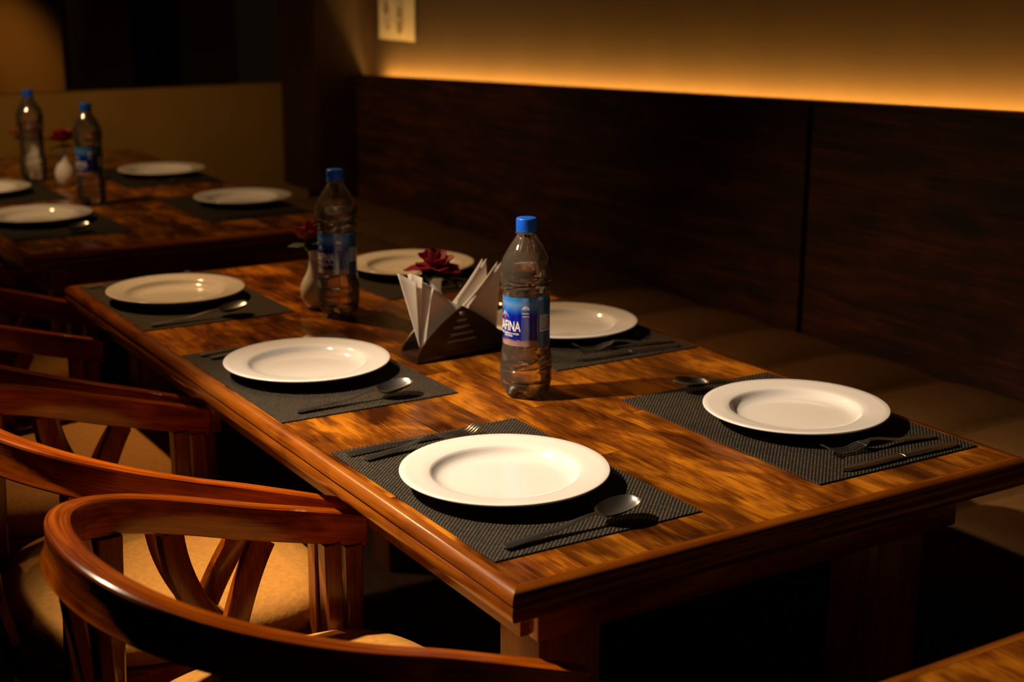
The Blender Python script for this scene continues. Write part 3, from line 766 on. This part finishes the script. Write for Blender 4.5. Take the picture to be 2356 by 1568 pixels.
SEC = [(-0.0040, 0.0), (-0.0010, -0.0010), (0.0003, -0.0040), (0.0003, -0.0200), (0.0030, -0.0350), (0.0088, -0.0470), (0.0068, -0.0500), (-0.0230, -0.0500), (-0.0255, -0.0480),
       (-0.0275, -0.0300), (-0.0290, -0.0070), (-0.0280, -0.0020), (-0.0250, 0.0)]
def make_chair(label):
    t = thing('arm_chair', label, 'chair', (0, 0, 0), 0, 'chairs along the tables')
    P = plan(); secs = []
    for i, (a, b_) in enumerate(P):
        q0 = P[max(0, i - 1)]; q1 = P[min(len(P) - 1, i + 1)]
        tx, ty = q1[0] - q0[0], q1[1] - q0[1]; L_ = math.hypot(tx, ty) or 1
        nx_, ny_ = -ty / L_, tx / L_
        if nx_ * (a - 0.0) + ny_ * b_ < 0: nx_, ny_ = -nx_, -ny_
        secs.append([(a + nx_ * o_, b_ + ny_ * o_, ztop(a) + z) for o_, z in SEC])
    for end in (0, -1):            # softly rounded arm ends
        c = Vector([sum(p[k] for p in secs[end]) / len(SEC) for k in range(3)])
        add = [tuple(c + (Vector(p) - c) * 0.86 + Vector((0.004, 0, 0))) for p in secs[end]]
        if end == 0: secs.insert(0, add)
        else: secs.append(add)
    v, f = sweep(None, secs); rail = obj('top_rail', v, f, M['rail'], t, ang=17)
    al = [0.0]                       # grain follows the bend: u = length along the rail, v = way round the section
    for k in range(1, len(secs)): al.append(al[-1] + (Vector(secs[k][0]) - Vector(secs[k - 1][0])).length)
    uv = rail.data.uv_layers.new(name='grain'); ns = len(SEC)
    for lp in rail.data.loops: uv.data[lp.index].uv = (al[lp.vertex_index // ns], 0.011 * (lp.vertex_index % ns))
    # legs: front pair runs up to the arms, rear pair leans back up to the rail
    for sg in (-1, 1):
        for (a, bt, lean, nm) in ((0.178, side_b(0.178) - 0.016, 0.0, 'leg'), (0.143, side_b(0.143) - 0.016, 0.0, 'arm_post'), (-0.185, side_b(-0.185) - 0.016, -0.035, 'leg')):
            zt = ztop(a) - 0.048; h = 0.0165 if a < 0 else 0.0130
            secs = []
            for zz, k in ((0.0, 0.85), (0.40, 1.0), (zt, 1.0)) if nm == 'leg' else ((0.43, 1.0), (0.5, 1.0), (zt, 1.0)):
                dx = lean * (1 - zz / zt) if zz < 0.45 else lean * (1 - zz / zt)
                x_, y_ = a + dx, sg * (bt - 0.012 * (1 - zz / zt))
                s = []
                for (ux, uy) in ((-1, -.82), (-.82, -1), (.82, -1), (1, -.82), (1, .82), (.82, 1), (-.82, 1), (-1, .82)): s.append((x_ + ux * h * k, y_ + uy * h * k, zz))
                secs.append(s)
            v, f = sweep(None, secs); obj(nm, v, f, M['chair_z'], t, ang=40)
    # curved slats: a pair in each side and a pair in the back, crossing low down
    zs = 0.455
    def slat(p0, p1, p2, outw, w_=0.017, th=0.0085):
        path = bez(Vector(p0), Vector(p1), Vector(p2), 14); secs = []
        for i, p in enumerate(path):
            d_ = (path[min(i + 1, 14)] - path[max(i - 1, 0)]).normalized(); o_ = Vector(outw); sd = d_.cross(o_).normalized(); ot = sd.cross(d_).normalized()
            secs.append([tuple(p + sd * (x_ * w_) + ot * (y_ * th)) for x_, y_ in ((-1, -.8), (-.85, -1), (.85, -1), (1, -.8), (1, .8), (.85, 1), (-.85, 1), (-1, .8))])
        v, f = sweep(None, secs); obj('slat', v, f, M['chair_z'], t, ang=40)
    for sg in (-1, 1):
        def pt(a, z, ins=0.011): return (a, sg * (side_b(a) - ins - 0.03 * max(0, (ztop(a) - 0.05 - z)) / 0.3), z)
        slat(pt(-0.092, ztop(-0.092) - 0.0495), pt(-0.090, 0.585), pt(0.050, zs), (-0.28, sg, 0))
        slat(pt(0.040, ztop(0.04) - 0.0495, 0.010), pt(-0.008, 0.60, 0.016), pt(-0.050, zs, 0.024), (0.05, sg, 0))
    for sg in (-1, 1):
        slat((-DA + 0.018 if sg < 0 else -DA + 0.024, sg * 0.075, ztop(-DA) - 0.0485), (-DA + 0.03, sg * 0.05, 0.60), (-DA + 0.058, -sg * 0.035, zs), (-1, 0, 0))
    # seat frame (D-shaped ring) and domed cushion
    def dring(e, front):
        pts = [(front, -(CW / 2 + e) * 0.90), (front * 0.6, -(CW / 2 + e) * 0.97)]
        for k in range(37):
            th = -PI / 2 + PI * k / 36
            pts.append((-(DA - 0.035 + e) * abs(math.cos(th)) ** (2 / NE), (CW / 2 - 0.004 + e) * math.copysign(abs(math.sin(th)) ** (2 / NE), math.sin(th))))
        pts += [(front * 0.6, (CW / 2 + e) * 0.97), (front, (CW / 2 + e) * 0.90)]
        return pts
    o_, i_ = dring(-0.020, 0.205), dring(-0.062, 0.165); n0 = len(o_); z0, z1 = 0.405, 0.462
    v = [(x, y, z0) for x, y in o_] + [(x, y, z1) for x, y in o_] + [(x, y, z0) for x, y in i_] + [(x, y, z1) for x, y in i_]; f = []
    for k in range(n0):
        j = (k + 1) % n0
        f += [[k, j, n0 + j, n0 + k], [2 * n0 + k, 2 * n0 + j, 3 * n0 + j, 3 * n0 + k], [n0 + k, n0 + j, 3 * n0 + j, 3 * n0 + k], [k, j, 2 * n0 + j, 2 * n0 + k]]
    obj('seat_frame', v, f, M['chair'], t, ang=35)
    # cushion
    cu = []
    for k in range(72):
        th = 2 * PI * k / 72; c_, s_ = math.cos(th), math.sin(th)
        nn = 3.0 if c_ > 0 else 2.6
        rr_ = (abs(c_) ** nn + abs(s_) ** nn) ** (-1 / nn)
        cu.append((rr_ * c_ * (0.240 if c_ < 0 else 0.225), rr_ * s_ * (0.246 + 0.038 * max(0, c_))))
    v, f = [], []
    rows = ((0.0, 0.463), (0.93, 0.463), (0.985, 0.470), (1.0, 0.487), (0.985, 0.503), (0.93, 0.517), (0.80, 0.527), (0.55, 0.533), (0.28, 0.535))
    for sc, z in rows[1:]: v += [(0.008 + x * sc, y * sc, z) for x, y in cu]
    for r_ in range(len(rows) - 2):
        for k in range(72):
            j = (k + 1) % 72; f.append([r_ * 72 + k, r_ * 72 + j, (r_ + 1) * 72 + j, (r_ + 1) * 72 + k])
    c0 = len(v); v += [(0.008, 0, 0.4635), (0.008, 0, 0.5355)]; lastr = (len(rows) - 2) * 72
    for k in range(72):
        j = (k + 1) % 72; f += [[c0, k, j], [c0 + 1, lastr + k, lastr + j]]
    obj('seat_cushion', v, f, M['cushion'], t)
    # stretchers
    for sg in (-1, 1):
        box('stretcher', (-0.195, sg * 0.228 - 0.009, 0.16), (0.14, sg * 0.228 + 0.009, 0.19), M['chair'], t, bev=0.003)
    return t
ch = make_chair('nearest arm chair, its curved rail sweeping across the lower left')
CH = [(-0.1546, 0.2096, 0.0119, None), (-0.160, 0.798, 0.048, 'second arm chair from the front along the table, tan seat brightly lit'),
      (-0.171, 1.361, 0.090, 'third arm chair from the front, in shade beside the far left plate'),
      (-0.140, 2.20, 0.10, 'dim arm chair beside the far table at the left edge')]
for i, (x, y, a, lb) in enumerate(CH):
    o = ch if i == 0 else copy_tree(ch)
    o.location = (x, y, 0); o.rotation_euler = (0, 0, a)
    if lb: o['label'] = lb
